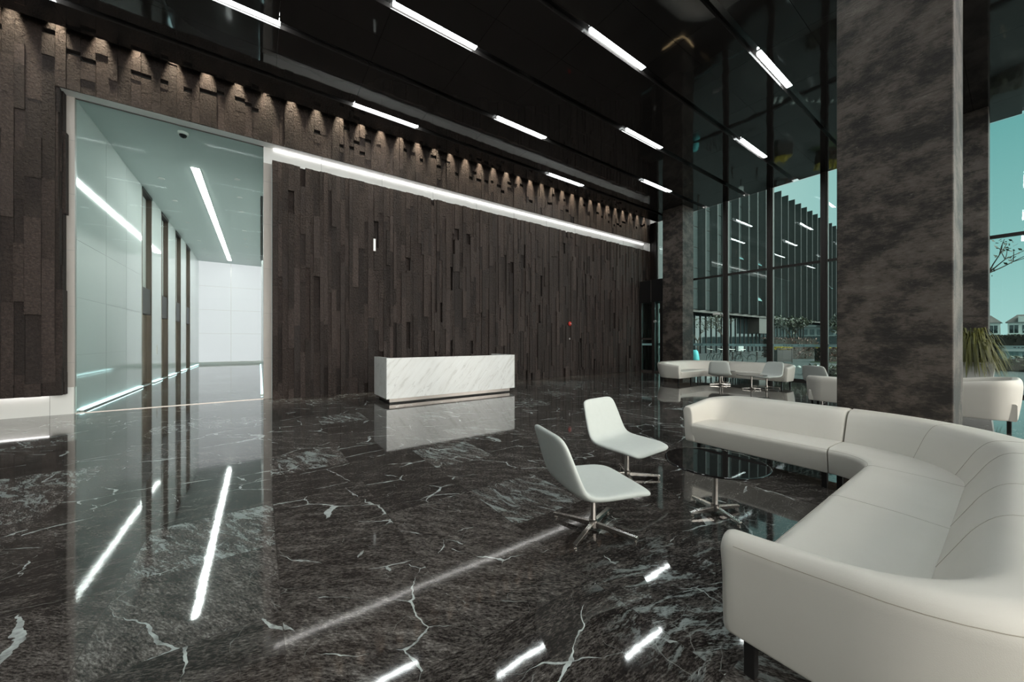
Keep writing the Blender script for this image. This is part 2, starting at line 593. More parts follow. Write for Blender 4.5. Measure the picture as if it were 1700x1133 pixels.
# ------------------------------------------------------------ lift corridor behind the glass
CX0, CX1, CZ, CY1 = -3.1, .08, 6.5, 29.5
BAYS = [(16.3, 17.55), (19.1, 20.3), (21.95, 23.2), (24.75, 26.0)]
mb = MB()
edges = [YW + .36] + [v for b in BAYS for v in b] + [CY1]
for i in range(0, len(edges), 2):
    mb.box(CX0 - .45, CX0, edges[i], edges[i + 1], 0, CZ)
mb.box(CX0 - .5, CX0 - .45, YW + .36, CY1, 0, CZ)
mb.box(CX0 - .5, CX0, YW + .3, CY1, CZ, CZ + .05)
struct(mb.build('wall_corridor_left', M['back_glass']))
mb = MB()
for y in (13.0, 14.65):
    mb.box(CX0 - .002, CX0 + .002, y, y + .006, 0, CZ)
for z in (1.2, 2.4, 3.6, 4.8):
    mb.box(CX0 - .002, CX0 + .002, YW + .37, 16.28, z, z + .006)
    mb.box(CX0 - .002, CX0 + .002, 26.02, CY1, z, z + .006)
struct(mb.build('trim_corridor_left', M['joint']))
mb = MB()
mb.box(CX1, CX1 + .15, YW + .36, CY1, 0, CZ)
struct(mb.build('wall_corridor_right', M['white']))
mb = MB().box(CX0, CX1, CY1, CY1 + .15, 0, CZ)
struct(mb.build('wall_corridor_end', M['backlit']))
mb = MB()
mb.box(-1.53, -1.515, CY1 - .004, CY1 + .001, .14, CZ)
for z in (.14, 1.95, 3.45, 4.95):
    mb.box(CX0, CX1, CY1 - .004, CY1 + .001, z, z + .014)
struct(mb.build('trim_corridor_end', M['satin']))
struct(MB().box(CX0, CX1, CY1 - .03, CY1 - .005, 0, .14).build('baseboard_corridor', M['white']))
struct(MB().box(CX0, CX1 + .15, YW + .36, CY1 + .1, CZ, CZ + .08).build('ceiling_corridor', M['corr_ceil']))
for i, (a, b) in enumerate(BAYS):
    d = sempty('door_%d' % (i + 2))
    MB().box(CX0 - .42, CX0 - .13, a, b - .05, 3.28, CZ - .1).build('upper_panel', M['back_glass'], d)
    MB().box(CX0 - .42, CX0 - .015, a + .03, b - .05, 2.40, 3.27).build('header', M['dark_bronze'], d)
    MB().box(CX0 - .44, CX0 - .11, a + .03, (a + b) / 2 - .003, 0, 2.395).build('door_leaf', M['bronze'], d)
    MB().box(CX0 - .44, CX0 - .11, (a + b) / 2 + .003, b - .05, 0, 2.395).build('door_leaf', M['bronze'], d)
    MB().box(CX0 - .40, CX0 + .012, b - .05, b, 0, CZ - .1).box(CX0 - .40, CX0 + .012, a, a + .03, 0, CZ - .1).build('jamb', M['jamb_bronze'], d)
    MB().box(CX0 - .40, CX0 + .02, a, b, CZ - .10, CZ - .002).build('top_rail', M['dark_bronze'], d)
    MB().box(CX0 - .40, CX0 - .02, a + .03, b - .05, 0, .03).build('sill', M['satin'], d)
for (a, b), where in zip([(YW + .5, 16.2), (17.65, 19.0), (20.4, 21.85), (23.3, 24.65), (26.1, 29.0)],
                         ['nearest the glass, before the first lift', 'between the first and second lift', 'between the second and third lift',
                          'between the third and fourth lift', 'past the last lift near the end wall']):
    t = thing('floor_light_strip', 'cyan light strip at the foot of the corridor wall ' + where, 'light strip', (CX0, a, 0), 0, 'cyan strips along the lift wall')
    MB().box(.002, .06, 0, b - a, 0, .03).build('housing', M['satin'], t)
    MB().box(.008, .052, .01, b - a - .01, .03, .055).build('diffuser', M['cyan'], t)
t = thing('floor_light_strip', 'cyan light strip at the foot of the right corridor wall opposite the lifts', 'light strip', (CX1, 12, 0))
MB().box(-.06, -.002, 0, 15, 0, .03).build('housing', M['satin'], t)
MB().box(-.052, -.008, .01, 14.99, .03, .055).build('diffuser', M['cyan'], t)
t = thing('corridor_ceiling_light', 'long slim white light running down the corridor ceiling', 'ceiling light', (-1.52, 13.7, CZ))
MB().box(-.11, .11, -.02, 14.52, -.012, -.001).build('frame', M['white'], t)
MB().box(-.085, .085, 0, 14.5, -.022, -.012).build('diffuser', M['corr'], t)
# small fittings on the corridor ceiling
dl = None
rows = [(-2.47, [15.2, 17.34, 20.24, 23.56, 25.54, 27.4], 'left of the corridor light strip'), (-.57, [13.93, 15.64, 17.31, 20.26, 21.88, 23.62, 27.25], 'right of the corridor light strip')]
ordn = ['nearest', 'second', 'third', 'fourth', 'fifth', 'sixth', 'farthest']
for x, ys, side in rows:
    for k, y in enumerate(ys):
        o = ordn[k] if k < len(ys) - 1 else 'farthest'
        lab = 'dark corridor ceiling spot, %s in the row %s' % (o, side)
        if dl is None:
            dl = thing('recessed_downlight', lab, 'downlight', (x, y, CZ), 0, 'recessed spots in the corridor ceiling')
            MB().lathe([(.045, -.012), (.075, -.012), (.08, -.001), (.045, -.001)], seg=16).build('trim_ring', M['white'], dl)
            MB().lathe([(.045, -.002), (.043, -.008), (.02, -.01)], seg=16).build('reflector', M['lens'], dl)
        else:
            dup(dl, (x, y, CZ), 0, lab)
t = thing('dome_camera', 'small white security dome hanging from the corridor ceiling by the glass', 'security camera', (-1.50, 11.55, CZ))
MB().lathe([(.10, -.001), (.10, -.05), (.085, -.065)], seg=24).build('housing', M['plastic'], t, smooth='auto')
MB().lathe([(.075, -.062), (.07, -.095), (.045, -.125), (.01, -.137)], seg=24).build('dome', M['lens'], t, smooth=True)
# display on the right wall and call buttons between the lifts
t = thing('wall_display', 'tall narrow dark display high on the right corridor wall', 'display', (CX1, 12.35, 3.9))
MB().box(-.06, -.002, 0, .7, 0, 1.7).build('casing', M['frame'], t)
MB().box(-.064, -.06, .03, .67, .04, 1.66).build('screen', M['shop_glass'], t)
for y, wh in ((18.3, 'between the first and second lift'), (23.9, 'between the third and fourth lift')):
    t = thing('lift_call_plate', 'slim steel lift call plate ' + wh, 'call plate', (CX0, y, 1.0))
    MB().box(.001, .014, 0, .10, 0, .34).build('plate', M['satin'], t)
    MB().box(.014, .02, .035, .065, .12, .15).build('button', M['chrome'], t)
    MB().box(.014, .02, .035, .065, .19, .22).build('button', M['chrome'], t)
# the big fixed sheet of glass
win = sempty('window_1')
MB().box(-3.10, .085, YW + .30, YW + .315, .0, 6.5).build('pane', M['screen'], win)
MB().box(-3.10, .085, YW + .295, YW + .32, .0, .012).build('sill_channel', M['satin'], win)
MB().box(-3.10, .085, YW + .29, YW + .325, 6.485, 6.5).build('head_channel', M['frame_side'], win)

# ------------------------------------------------------------ glossy black ceiling, cut by the light channels
P = 1.65
ROWS = [9.74 - P * k for k in range(12)]
mb = MB()
y_edges = [10.52] + ROWS
xs = [.28 + 0 * 1]
xs = [XL] + [.30 + P * k for k in range(-6, 10)] + [XG + .05]
for i in range(len(y_edges)):
    top = y_edges[i] - (.09 if i else 0)
    bot = (y_edges[i + 1] + .09) if i + 1 < len(y_edges) else YB
    mid = (top + bot) / 2
    parts = [(bot, mid - .003), (mid + .003, top)] if (i and i + 1 < len(y_edges)) else [(bot, top)]
    for (b0, b1) in parts:
        if b1 - b0 < .02: continue
        for j in range(len(xs) - 1):
            mb.box(xs[j] + .003, xs[j + 1] - .003, b0, b1, H, H + .09)
struct(mb.build('ceiling', M['black']))
mb = MB()
mb.box(XL, XG + .1, YB, 10.5, H + .091, H + .2)
mb.box(XL, XG + .1, YW - .45, YW - .40, H + .2, 8.4).box(XL, XG + .1, YW - .45, YW + .2, 8.4, 8.45)
struct(mb.build('ceiling_void', M['gloss_groove']))


# linear lights
def light_label(r, k):
    named = {
        (0, 1.95): 'slim white ceiling light nearest the stone wall, left one of that row',
        (0, 8.55): 'slim white ceiling light nearest the stone wall, right one of that row',
        (1, -1.36): 'white ceiling light cut by the picture top at upper left, above the glass',
        (1, 5.24): 'white ceiling light in the second row from the stone wall, middle one',
        (1, 11.84): 'white ceiling light in the second row from the stone wall, by the far column',
        (2, 1.95): 'long white ceiling light at the top, left of the third row',
        (2, 8.55): 'white ceiling light in the third row from the stone wall, right one',
        (3, 5.24): 'large white ceiling light in the fourth row, left one, at the top centre',
        (3, 11.84): 'short white ceiling light in the fourth row, right one, near the windows',
        (4, 8.55): 'bright white ceiling light nearest the big concrete column',
    }
    for (a, b), v in named.items():
        if a == r and abs(b - k) < .05: return v
    return 'slim white ceiling light beyond the picture edge'


cl = None
for r, y in enumerate(ROWS):
    x0 = 1.95 if r % 2 == 0 else -1.36
    for k in range(-2, 3):
        x = x0 + 4 * P * k
        if x < XL + .2 or x + 1.7 > XG: continue
        lab = light_label(r, x)
        if cl is None:
            cl = thing('ceiling_light', lab, 'ceiling light', (x, y, H), 0, 'linear lights in the black ceiling')
            MB().box(-.02, 1.70, -.088, .036, .0755, .088).build('housing', M['groove'], cl)
            MB().box(0, 1.68, -.082, .030, .004, .075).build('diffuser', M['led'], cl, bevel=.006)
        else:
            dup(cl, (x, y, H), 0, lab)

# wall washer spots in the slot behind the ceiling edge
sl = bpy.data.lights.new('wall_spot', 'SPOT')
sl.energy = P_SPOT; sl.color = (1.0, .80, .58); sl.spot_size = math.radians(36); sl.spot_blend = .9; sl.shadow_soft_size = .02
x = -8.3
while x < 16.0:
    o = bpy.data.objects.new('wall_spot', sl); C.objects.link(o)
    o.location = (x, YW - .125, 8.06)
    o.rotation_euler = (math.radians(6), 0, 0)
    x += .562

# ------------------------------------------------------------ other walls
mb = MB().box(XL - .2, XL, YB, YW + .2, 0, H + .3)
struct(mb.build('wall_left', M['frame_side']))
w3 = sempty('window_3')
for k in range(9):
    x = XL + 3.3 * k
    MB().box(x - .05, x + .05, YB - .1, YB + .15, 0, H).build('mullion', M['frame'], w3)
MB().box(XL, XG, YB - .05, YB + .05, 4.3, 4.4).build('transom', M['frame'], w3)
MB().box(XL, XG, YB - .012, YB, 0, H).build('pane', M['clear'], w3)

# concrete columns
def column(name, x0, x1, y0, y1):
    o = struct(MB().box(x0, x1, y0, y1, .0, H - .002).build(name, M['concrete'], bevel=.012))
    return o


column('column_1', 6.0, 7.10, .39, 1.33)
column('column_2', 15.2, 16.1, .43, 1.36)
column('column_3', 15.2, 16.1, 8.5, 9.46)
for (x0, x1, y0, y1), wh in (((15.2, 16.1, 8.5, 9.46), 'the far concrete column behind the far sofa'), ((15.2, 16.1, .43, 1.36), 'the concrete column behind the potted plant'), ((6.0, 7.1, .39, 1.33), 'the big near concrete column')):
    g = .02
    t = thing('base_light_strip', 'thin warm light strip around the foot of ' + wh, 'light strip', ((x0 + x1) / 2, (y0 + y1) / 2, 0))
    a, b = (x1 - x0) / 2, (y1 - y0) / 2
    MB().box(-a - .03, a + .03, -b - .03, -b - .004, .0, .03).box(-a - .03, a + .03, b + .004, b + .03, 0, .03).box(-a - .03, -a - .004, -b - .003, b + .003, 0, .03).box(a + .004, a + .03, -b - .003, b + .003, 0, .03).build('housing', M['satin'], t)
    MB().box(-a - .024, a + .024, -b - .022, -b - .008, .03, .036).box(-a - .024, -a - .008, -b, b, .03, .036).build('diffuser', M['warm'], t)

# ------------------------------------------------------------ window wall on the right
w2 = sempty('window_2')
MY = [10.62, 8.97, 7.31, 5.67, 4.01, 2.36, .71, -.94, -2.59, -4.24, -5.89, -7.54]
for y in MY:
    m_ = MB().box(XG - .05, XG + .20, y - .09, y + .03, 0, H).build('mullion', M['frame'], w2)
    MB().box(XG + .02, XG + .14, y + .03, y + .075, 0, H).box(XG + .02, XG + .14, y - .135, y - .09, 0, H).build('mullion_edge', M['frame_side'], m_)
for a, b in zip(MY[1:], MY[:-1]):
    MB().box(XG + .0, XG + .12, a + .075, b - .135, 4.30, 4.385).build('transom', M['frame'], w2)
    MB().box(XG + .0, XG + .12, a + .075, b - .135, 0, .07).build('bottom_rail', M['frame'], w2)
    MB().box(XG + .09, XG + .102, a + .07, b - .13, .07, 4.30).build('pane', M['window'], w2)
    MB().box(XG + .09, XG + .102, a + .07, b - .13, 4.385, H).build('pane', M['window'], w2)
    if a > -5:
        q = MB().box(XG + .086, XG + .0895, a + .075, b - .135, 1.27, 1.37).build('safety_band', M['film'], w2)
        mb = MB(); y = b - .45
        rr = random.Random(int(a * 100))
        while y > a + .5:
            ln = rr.uniform(.03, .07)
            mb.box(XG + .083, XG + .0858, y - ln, y, 1.305, 1.335)
            y -= ln + .025 + (.12 if rr.random() < .2 else 0)
        mb.build('band_print', M['film_dark'], q)
MB().box(XG + .0, XG + .12, 10.70, YW + .02, 0, H).build('mullion', M['frame'], w2)

# entrance box in the far corner
d = sempty('door_1')
MB().box(15.42, XG - .06, 9.62, YW - .07, 3.36, 4.43).build('header', M['groove'], d, bevel=.01)
MB().box(15.40, 15.42, 10.19, 10.21, 3.36, 4.43).build('header_joint', M['frame_side'], d)
MB().box(15.42, 15.52, YW - .17, YW - .07, 0, 3.36).build('post', M['frame'], d)
MB().box(15.42, 15.56, 10.02, 10.16, 0, 3.36).build('post', M['frame'], d)
MB().box(15.42, 15.56, 9.62, 9.74, 0, 3.36).build('post', M['frame'], d)
lf = MB().box(15.47, 15.48, 10.16, YW - .17, .06, 3.36).build('door_leaf', M['window'], d)
MB().box(15.44, 15.52, 10.16, YW - .17, 1.55, 1.63).box(15.44, 15.52, 10.16, YW - .17, 0, .07).build('door_rail', M['frame_side'], lf)
lf = MB().box(15.47, 15.48, 9.74, 10.02, .06, 3.36).build('door_leaf', M['window'], d)
MB().box(15.44, 15.52, 9.74, 10.02, 0, .07).build('door_rail', M['frame_side'], lf)
MB().box(15.455, 15.462, 10.16, YW - .17, 1.27, 1.37).build('safety_band', M['film'], d)


def cctv(name, label, loc, rz):
    t = thing(name, label, 'security camera', loc, rz)
    MB().obox((.12, 0, 0), (.26, .09, .085)).build('housing', M['plastic'], t, bevel=.015)
    MB().lathe([(.03, 0), (.03, .01), (.01, .012)], seg=14).build('lens', M['lens'], t).rotation_euler = (0, PI / 2, 0)
    t.children[-1].location = (.25, 0, 0)
    MB().tube([(.02, 0, -.02), (-.05, 0, -.06), (-.12, 0, -.06)], .014).build('arm', M['plastic'], t)
    MB().obox((-.125, 0, -.06), (.02, .09, .11)).build('bracket', M['plastic'], t)
    return t


cctv('cctv_camera', 'white security camera on an arm from the window post right of the far column', (XG - .14, 7.45, 2.66), PI * .62)
cctv('cctv_camera', 'small white security camera on the entrance door post by the far column', (15.38, 10.0, 2.42), PI * 1.25)

# alarm on the stone wall
t = thing('fire_alarm', 'round red alarm sounder on the dark stone wall', 'alarm', (10.6, YW - .075, 2.21))
o = MB().lathe([(.085, 0), (.085, .03), (.06, .055), (.02, .065)], seg=24).build('sounder', M['red'], t, smooth='auto'); o.rotation_euler = (PI / 2, 0, 0)
o = MB().lathe([(.022, .06), (.02, .08), (.005, .085)], seg=16).build('lamp', M['plastic'], t, smooth=True); o.rotation_euler = (PI / 2, 0, 0)
t = thing('call_point', 'small white round button on the stone wall below the red alarm', 'alarm', (10.6, YW - .075, 1.58))
o = MB().lathe([(.035, 0), (.035, .02), (.028, .025)], seg=20).build('plate', M['plastic'], t); o.rotation_euler = (PI / 2, 0, 0)
o = MB().lathe([(.018, .025), (.015, .035)], seg=16).build('button', M['chrome'], t); o.rotation_euler = (PI / 2, 0, 0)
t = thing('glowing_wall_strip', 'short pale vertical stone strip, made to glow, in the wall left of the desk', 'wall light', (2.74, YW - .07, 4.12))
MB().box(-.035, .035, 0, .02, 0, .36).build('frame', M['satin'], t)
MB().box(-.026, .026, -.003, 0, .01, .35).build('diffuser', emis('strip_glow', (.80, .95, .92), .17), t)  # pale strip of the stone wall, its paleness put in as a glow

# ------------------------------------------------------------ reception desk
t = thing('reception_desk', 'white marble reception desk standing on the dark floor before the stone wall', 'reception desk', (2.42, 8.5, 0))
MB().box(0, 3.68, 0, .09, .125, 1.09).build('front_panel', M['desk'], t, bevel=.004)
MB().box(0, .12, .0905, 1.1, .125, 1.09).build('side_panel', M['desk'], t, bevel=.004)
MB().box(3.56, 3.68, .0905, 1.1, .125, 1.09).build('side_panel', M['desk'], t, bevel=.004)
MB().box(.121, 3.559, .091, .75, .70, .74).build('worktop', M['plastic'], t)
MB().box(.121, 3.559, .65, .69, .125, .70).build('modesty_panel', M['frame'], t)
MB().box(.09, 3.56, .08, 1.0, .035, .124).build('plinth', M['satin'], t)
MB().box(.10, 3.55, .09, .99, 0, .035).build('recessed_base', M['groove'], t)


# ------------------------------------------------------------ sofas: profiles swept along the seam line
def polyl(pts):
    return [Vector((p[0], p[1])) for p in pts]


def arc(cx, cy, r, a0, a1, n):
    return [Vector((cx + r * math.cos(a0 + (a1 - a0) * i / n), cy + r * math.sin(a0 + (a1 - a0) * i / n))) for i in range(n + 1)]


def lineseg(a, b, n):
    a, b = Vector(a), Vector(b)
    return [a + (b - a) * i / n for i in range(n + 1)]


def clean(path):
    out = [path[0]]
    for p in path[1:]:
        if (p - out[-1]).length > 1e-4: out.append(p)
    return out


def normals(path, side):
    ns = []
    for i in range(len(path)):
        d = path[min(i + 1, len(path) - 1)] - path[max(i - 1, 0)]
        d.normalize()
        ns.append(Vector((-d.y, d.x)) * side)
    return ns


def rprof(pts, n=4):
    """closed outline with softened corners: (w, z, r)"""
    out = []
    m = len(pts)
    for i in range(m):
        p = Vector(pts[i][:2]); r = pts[i][2]
        a = Vector(pts[i - 1][:2]) - p; b = Vector(pts[(i + 1) % m][:2]) - p
        r = min(r, a.length * .48, b.length * .48)
        p0 = p + a.normalized() * r; p1 = p + b.normalized() * r
        for k in range(n + 1):
            s = k / n
            out.append((p0 * (1 - s) ** 2 + p * 2 * s * (1 - s) + p1 * s * s))
    return out


BACK = [(-.02, .17, .02), (0.0, .38, .03), (.125, .63, .06), (.20, .715, .07), (.44, .725, .10), (.555, .66, .07), (.50, .40, .1), (.40, .17, .03)]
ARM = [(-.02, .17, .02), (0.0, .38, .03), (.012, .56, .03), (.03, .625, .04), (.10, .635, .04), (.135, .59, .04), (.125, .40, .1), (.10, .17, .02)]
PB = [Vector((q.x / .555, q.y)) for q in rprof(BACK)]
PA = [Vector((q.x / .135, q.y)) for q in rprof(ARM)]


def smooth01(t):
    t = max(0, min(1, t)); return t * t * (3 - 2 * t)


def section(p, q, prof, inset=0):
    """prof: (share of the way from seam point p to outer point q, height)"""
    n = q - p; L0 = n.length; n = n / L0
    pts = [Vector((a.x * L0, a.y)) for a in prof]
    if inset:
        c = sum(pts, Vector((0, 0))) / len(pts)
        pts = [c + (v - c) * (max(0, (v - c).length - inset) / max(1e-6, (v - c).length)) for v in pts]
    return [(p.x + n.x * v.x, p.y + n.y * v.x, v.y) for v in pts]


def sweep(pin, pout, profs, mat, name, parent, round_ends=(True, True)):
    N = len(pin)
    secs = [section(pin[i], pout[i], profs[i]) for i in range(N)]
    d0 = (pin[1] - pin[0]).normalized(); d1 = (pin[-1] - pin[-2]).normalized()
    r = .026
    ring = ((0, r * .9), (r * .12, r * .55), (r * .35, r * .25), (r, 0))
    if round_ends[0]:
        secs[:1] = [section(pin[0] + d0 * q, pout[0] + d0 * q, profs[0], i_) for q, i_ in ring]
    if round_ends[1]:
        secs[-1:] = [section(pin[-1] - d1 * q, pout[-1] - d1 * q, profs[-1], i_) for q, i_ in reversed(ring)]
    return MB().loft(secs).build(name, mat, parent, smooth='auto')


def lift_pt(sec, k, up):
    c = sum((Vector(q) for q in sec), Vector((0, 0, 0))) / len(sec)
    v = Vector(sec[k % len(sec)])
    return v + (v - c).normalized() * up


SD = .54   # seat depth to the seam
SEAT = [Vector((q.x / SD, q.y)) for q in rprof([(.035, .17, .015), (.0, .395, .03), (.05, .425, .06), (.35, .42, .05), (SD + .06, .40, .02), (SD + .06, .17, .02)])]


def S_line(a, b, c, d_, n):
    return lineseg(a, b, n), lineseg(c, d_, n)


def S_arc(ci, ri, co, ro, a0, a1, n):
    return arc(ci[0], ci[1], ri, a0, a1, n), arc(co[0], co[1], ro, a0, a1, n)


def join(segs):
    pi, po = [], []
    for a, b in segs:
        for u, v in zip(a, b):
            if pi and (u - pi[-1]).length < 1e-4 and (v - po[-1]).length < 1e-4: continue
            pi.append(u); po.append(v)
    return pi, po


def legs(t, pts):
    for (x, y) in pts:
        MB().box(x - .022, x + .022, y - .022, y + .022, 0, .172).build('leg', M['black_leg'], t, bevel=.003)


def sofa(name, label, cat, segs, arms, seat_segs, leg_pts, seam_at=(), seat_seams=(), group=None, detail=True):
    """segs: stretches of (seam line, outer line); arms: how many stretches at either end are armrest"""
    t = thing(name, label, cat, (0, 0, 0), 0, group)
    pin, pout = join(segs)
    mid = [(u + v) / 2 for u, v in zip(pin, pout)]
    N = len(pin)
    L = [0]
    for i in range(1, N): L.append(L[-1] + (mid[i] - mid[i - 1]).length)

    def seg_end(k):
        pt = segs[k][0][-1] if k >= 0 else segs[k][0][0]
        return min(range(N), key=lambda m_: (pin[m_] - pt).length)
    i0 = seg_end(arms[0] - 1) if arms[0] else 0
    i1 = seg_end(-arms[1]) if arms[1] else N - 1
    profs = []
    for i in range(N):
        f0 = smooth01(.08 + .92 * L[i] / max(L[i0], 1e-3)) if arms[0] else 1
        f1 = smooth01(.08 + .92 * (L[-1] - L[i]) / max(L[-1] - L[i1], 1e-3)) if arms[1] else 1
        f_ = min(f0, f1)
        profs.append([pa.lerp(pb, f_) for pa, pb in zip(PA, PB)])
    pieces = []
    if arms[0]: pieces.append(('armrest', 0, i0, (True, False)))
    pieces.append(('backrest', i0, i1, (not arms[0], not arms[1])))
    if arms[1]: pieces.append(('armrest', i1, N - 1, (False, True)))
    for nm, i, j, re_ in pieces:
        o = sweep(pin[i:j + 1], pout[i:j + 1], profs[i:j + 1], M['leather'], nm, t, re_)
        if detail:
            mb = MB()
            secs = [section(pin[k], pout[k], profs[k]) for k in range(i + (1 if re_[0] else 0), j + 1 - (1 if re_[1] else 0))]
            mb.tube([lift_pt(q, 27, .0004) for q in secs], .0017, 5)
            if nm == 'backrest':
                for s_ in seam_at:
                    q = min(range(i, j), key=lambda m_: abs(L[m_] - s_))
                    sec = section(pin[q], pout[q], profs[q])
                    mb.tube([lift_pt(sec, k, .0002) for k in range(7, 28)], .0016, 5)
            mb.build('stitching', M['stitch'], o)
    pin, pout = join(seat_segs)
    profs = [SEAT] * len(pin)
    o = sweep(pin, pout, profs, M['leather'], 'seat', t, (False, False))
    if detail:
        secs = [section(u, v, SEAT) for u, v in zip(pin, pout)]
        mb = MB()
        mb.tube([lift_pt(q, 10, .0004) for q in secs], .0015, 5)
        SL = [0]
        for i in range(1, len(pin)): SL.append(SL[-1] + (pin[i] - pin[i - 1]).length)
        for s_ in seat_seams:
            q = min(range(len(pin)), key=lambda m_: abs(SL[m_] - s_))
            mb.tube([lift_pt(secs[q], k, .0002) for k in range(2, 21)], .0014, 5)
        mb.build('stitching', M['stitch'], o)
    legs(t, leg_pts)
    return t


HP = PI / 2
BW = .555
XF, XS = 4.61, 5.15      # front edge and seam of the straight run
YA = 2.45
sofa('sofa', 'straight cream leather sofa module with one arm behind the round black table', 'sofa',
     [S_line((XF + .02, YA), (5.02, YA), (XF + .02, YA + .14), (5.15, YA + .14), 8), S_arc((5.02, YA - .13), .13, (5.15, 2.035), .555, HP, 0, 10),
      S_line((XS, YA - .13), (XS, 1.098), (XS + BW, 2.035), (XS + BW, 1.098), 8)], (2, 0),
     [S_line((XF, YA + .01), (XF, 1.098), (XS, YA + .01), (XS, 1.098), 8)],
     [(4.70, 2.40), (4.73, 1.14), (5.35, 2.40), (5.35, 1.14)], group='cream sofa modules')
CXs, CYs, RI = 4.31, 1.08, .30
XA = 1.85
RB = RI + SD
YS = CYs - RB
sofa('sofa', 'large curved corner cream leather sofa module nearest the viewer', 'sofa',
     [S_line((XS, 1.088), (XS, 1.08), (XS + BW, 1.088), (XS + BW, 1.08), 1), S_arc((CXs, CYs), RB, (CXs, CYs), RB + BW, 0, -HP, 24),
      S_line((CXs, YS), (XA + .16, YS), (CXs, YS - BW), (2.36, YS - BW), 14),
      S_arc((XA + .16, YS + .16), .16, (2.36, .335), .65, -HP, -PI, 12),
      S_line((XA, YS + .16), (XA, CYs - RI), (1.71, .335), (1.70, CYs - RI), 8)], (0, 2),
     [S_line((CXs + RI, 1.088), (CXs + RI, 1.08), (XS, 1.088), (XS, 1.08), 1), S_arc((CXs, CYs), RI, (CXs, CYs), RB, 0, -HP, 16),
      S_line((CXs, CYs - RI), (XA - .01, CYs - RI), (CXs, YS), (XA - .01, YS), 12)],
     [(4.72, 1.02), (5.35, 1.02), (4.2, .66), (1.80, .69), (1.95, .0), (3.1, .66), (4.5, .1)], seam_at=(.75, 1.35, 1.8, 2.6, 3.3), seat_seams=(.48, 1.5), group='cream sofa modules')
FX, FS = 13.75, 14.29
sofa('sofa', 'straight cream sofa module by the windows with an arm at its right end', 'sofa',
     [S_line((FX + .02, 4.36), (FS - .13, 4.36), (FX + .02, 4.22), (FS, 4.22), 6), S_arc((FS - .13, 4.49), .13, (FS + .055, 4.72), .5, -HP, 0, 8),
      S_line((FS, 4.49), (FS, 6.27), (FS + BW, 4.72), (FS + BW, 6.27), 6)], (2, 0),
     [S_line((FX, 4.35), (FX, 6.27), (FS, 4.35), (FS, 6.27), 6)],
     [(13.85, 4.42), (13.85, 6.2), (14.6, 4.42), (14.6, 6.2), (13.85, 5.3)], group='cream sofa modules', detail=False)
sofa('sofa', 'curved cream sofa module in front of the far concrete column', 'sofa',
     [S_line((FS, 6.28), (FS, 6.45), (FS + BW, 6.28), (FS + BW, 6.45), 2), S_arc((FX - .3, 6.45), .84, (FX - .3, 6.45), .84 + BW, 0, HP, 14),
      S_line((FX - .3, 7.29), (12.16, 7.29), (FX - .3, 7.29 + BW), (12.40, 7.29 + BW), 5), S_arc((12.16, 7.13), .16, (12.40, 7.30), .545, HP, PI, 8),
      S_line((12.0, 7.13), (12.0, 6.77), (11.855, 7.30), (11.85, 6.77), 6)], (0, 2),
     [S_line((FX, 6.28), (FX, 6.45), (FS, 6.28), (FS, 6.45), 2), S_arc((FX - .3, 6.45), .3, (FX - .3, 6.45), .84, 0, HP, 8),
      S_line((FX - .3, 6.75), (11.99, 6.75), (FX - .3, 7.29), (11.99, 7.29), 6)],
     [(13.85, 6.35), (13.3, 6.85), (11.98, 6.85), (11.98, 7.45), (14.5, 6.4), (12.8, 6.85)], group='cream sofa modules', detail=False)


def tub(label, c, rz, wd, dep, tall=1.0):
    """tub armchair opening along its own +Y"""
    h = wd / 2; T_ = .13
    segs = [S_line((-h + T_, dep), (-h + T_, .32), (-h, dep), (-h, .34), 6), S_arc((-h + T_ + .12, .32), .12, (-h + .34, .34), .34, PI, 1.5 * PI, 8),
            S_line((-h + T_ + .12, .20), (h - T_ - .12, .20), (-h + .34, 0), (h - .34, 0), 6), S_arc((h - T_ - .12, .32), .12, (h - .34, .34), .34, -HP, 0, 8),
            S_line((h - T_, .32), (h - T_, dep), (h, .34), (h, dep), 6)]
    t = sofa('armchair', label, 'armchair', segs, (2, 2), [S_line((h - T_ + .02, dep - .02), (-h + T_ - .02, dep - .02), (h - T_ + .02, .15), (-h + T_ - .02, .15), 4)],
             [(-h + .12, dep - .1), (h - .12, dep - .1), (-h + .16, .14), (h - .16, .14)], group='cream tub armchairs', detail=False)
    t.location = (c[0], c[1], 0); t.rotation_euler = (0, 0, rz); t.scale = (1, 1, tall)
    return t


tub('cream tub armchair right of the big column, before the potted plant', (10.34, -.06), 0, 1.24, .98, 1.2)
tub('cream tub armchair seen from behind, left of the big column', (10.02, 2.17), -HP, 1.30, .80)


# ------------------------------------------------------------ swivel chairs and tables
def catmull(pts, n):
    out = []
    P_ = [pts[0]] + list(pts) + [pts[-1]]
    for i in range(1, len(P_) - 2):
        for k in range(n):
            s = k / n
            a, b, c, d_ = P_[i - 1], P_[i], P_[i + 1], P_[i + 2]
            out.append(tuple(.5 * (2 * b[q] + (c[q] - a[q]) * s + (2 * a[q] - 5 * b[q] + 4 * c[q] - d_[q]) * s * s + (-a[q] + 3 * b[q] - 3 * c[q] + d_[q]) * s ** 3) for q in range(len(b))))
    out.append(tuple(pts[-1]))
    return out


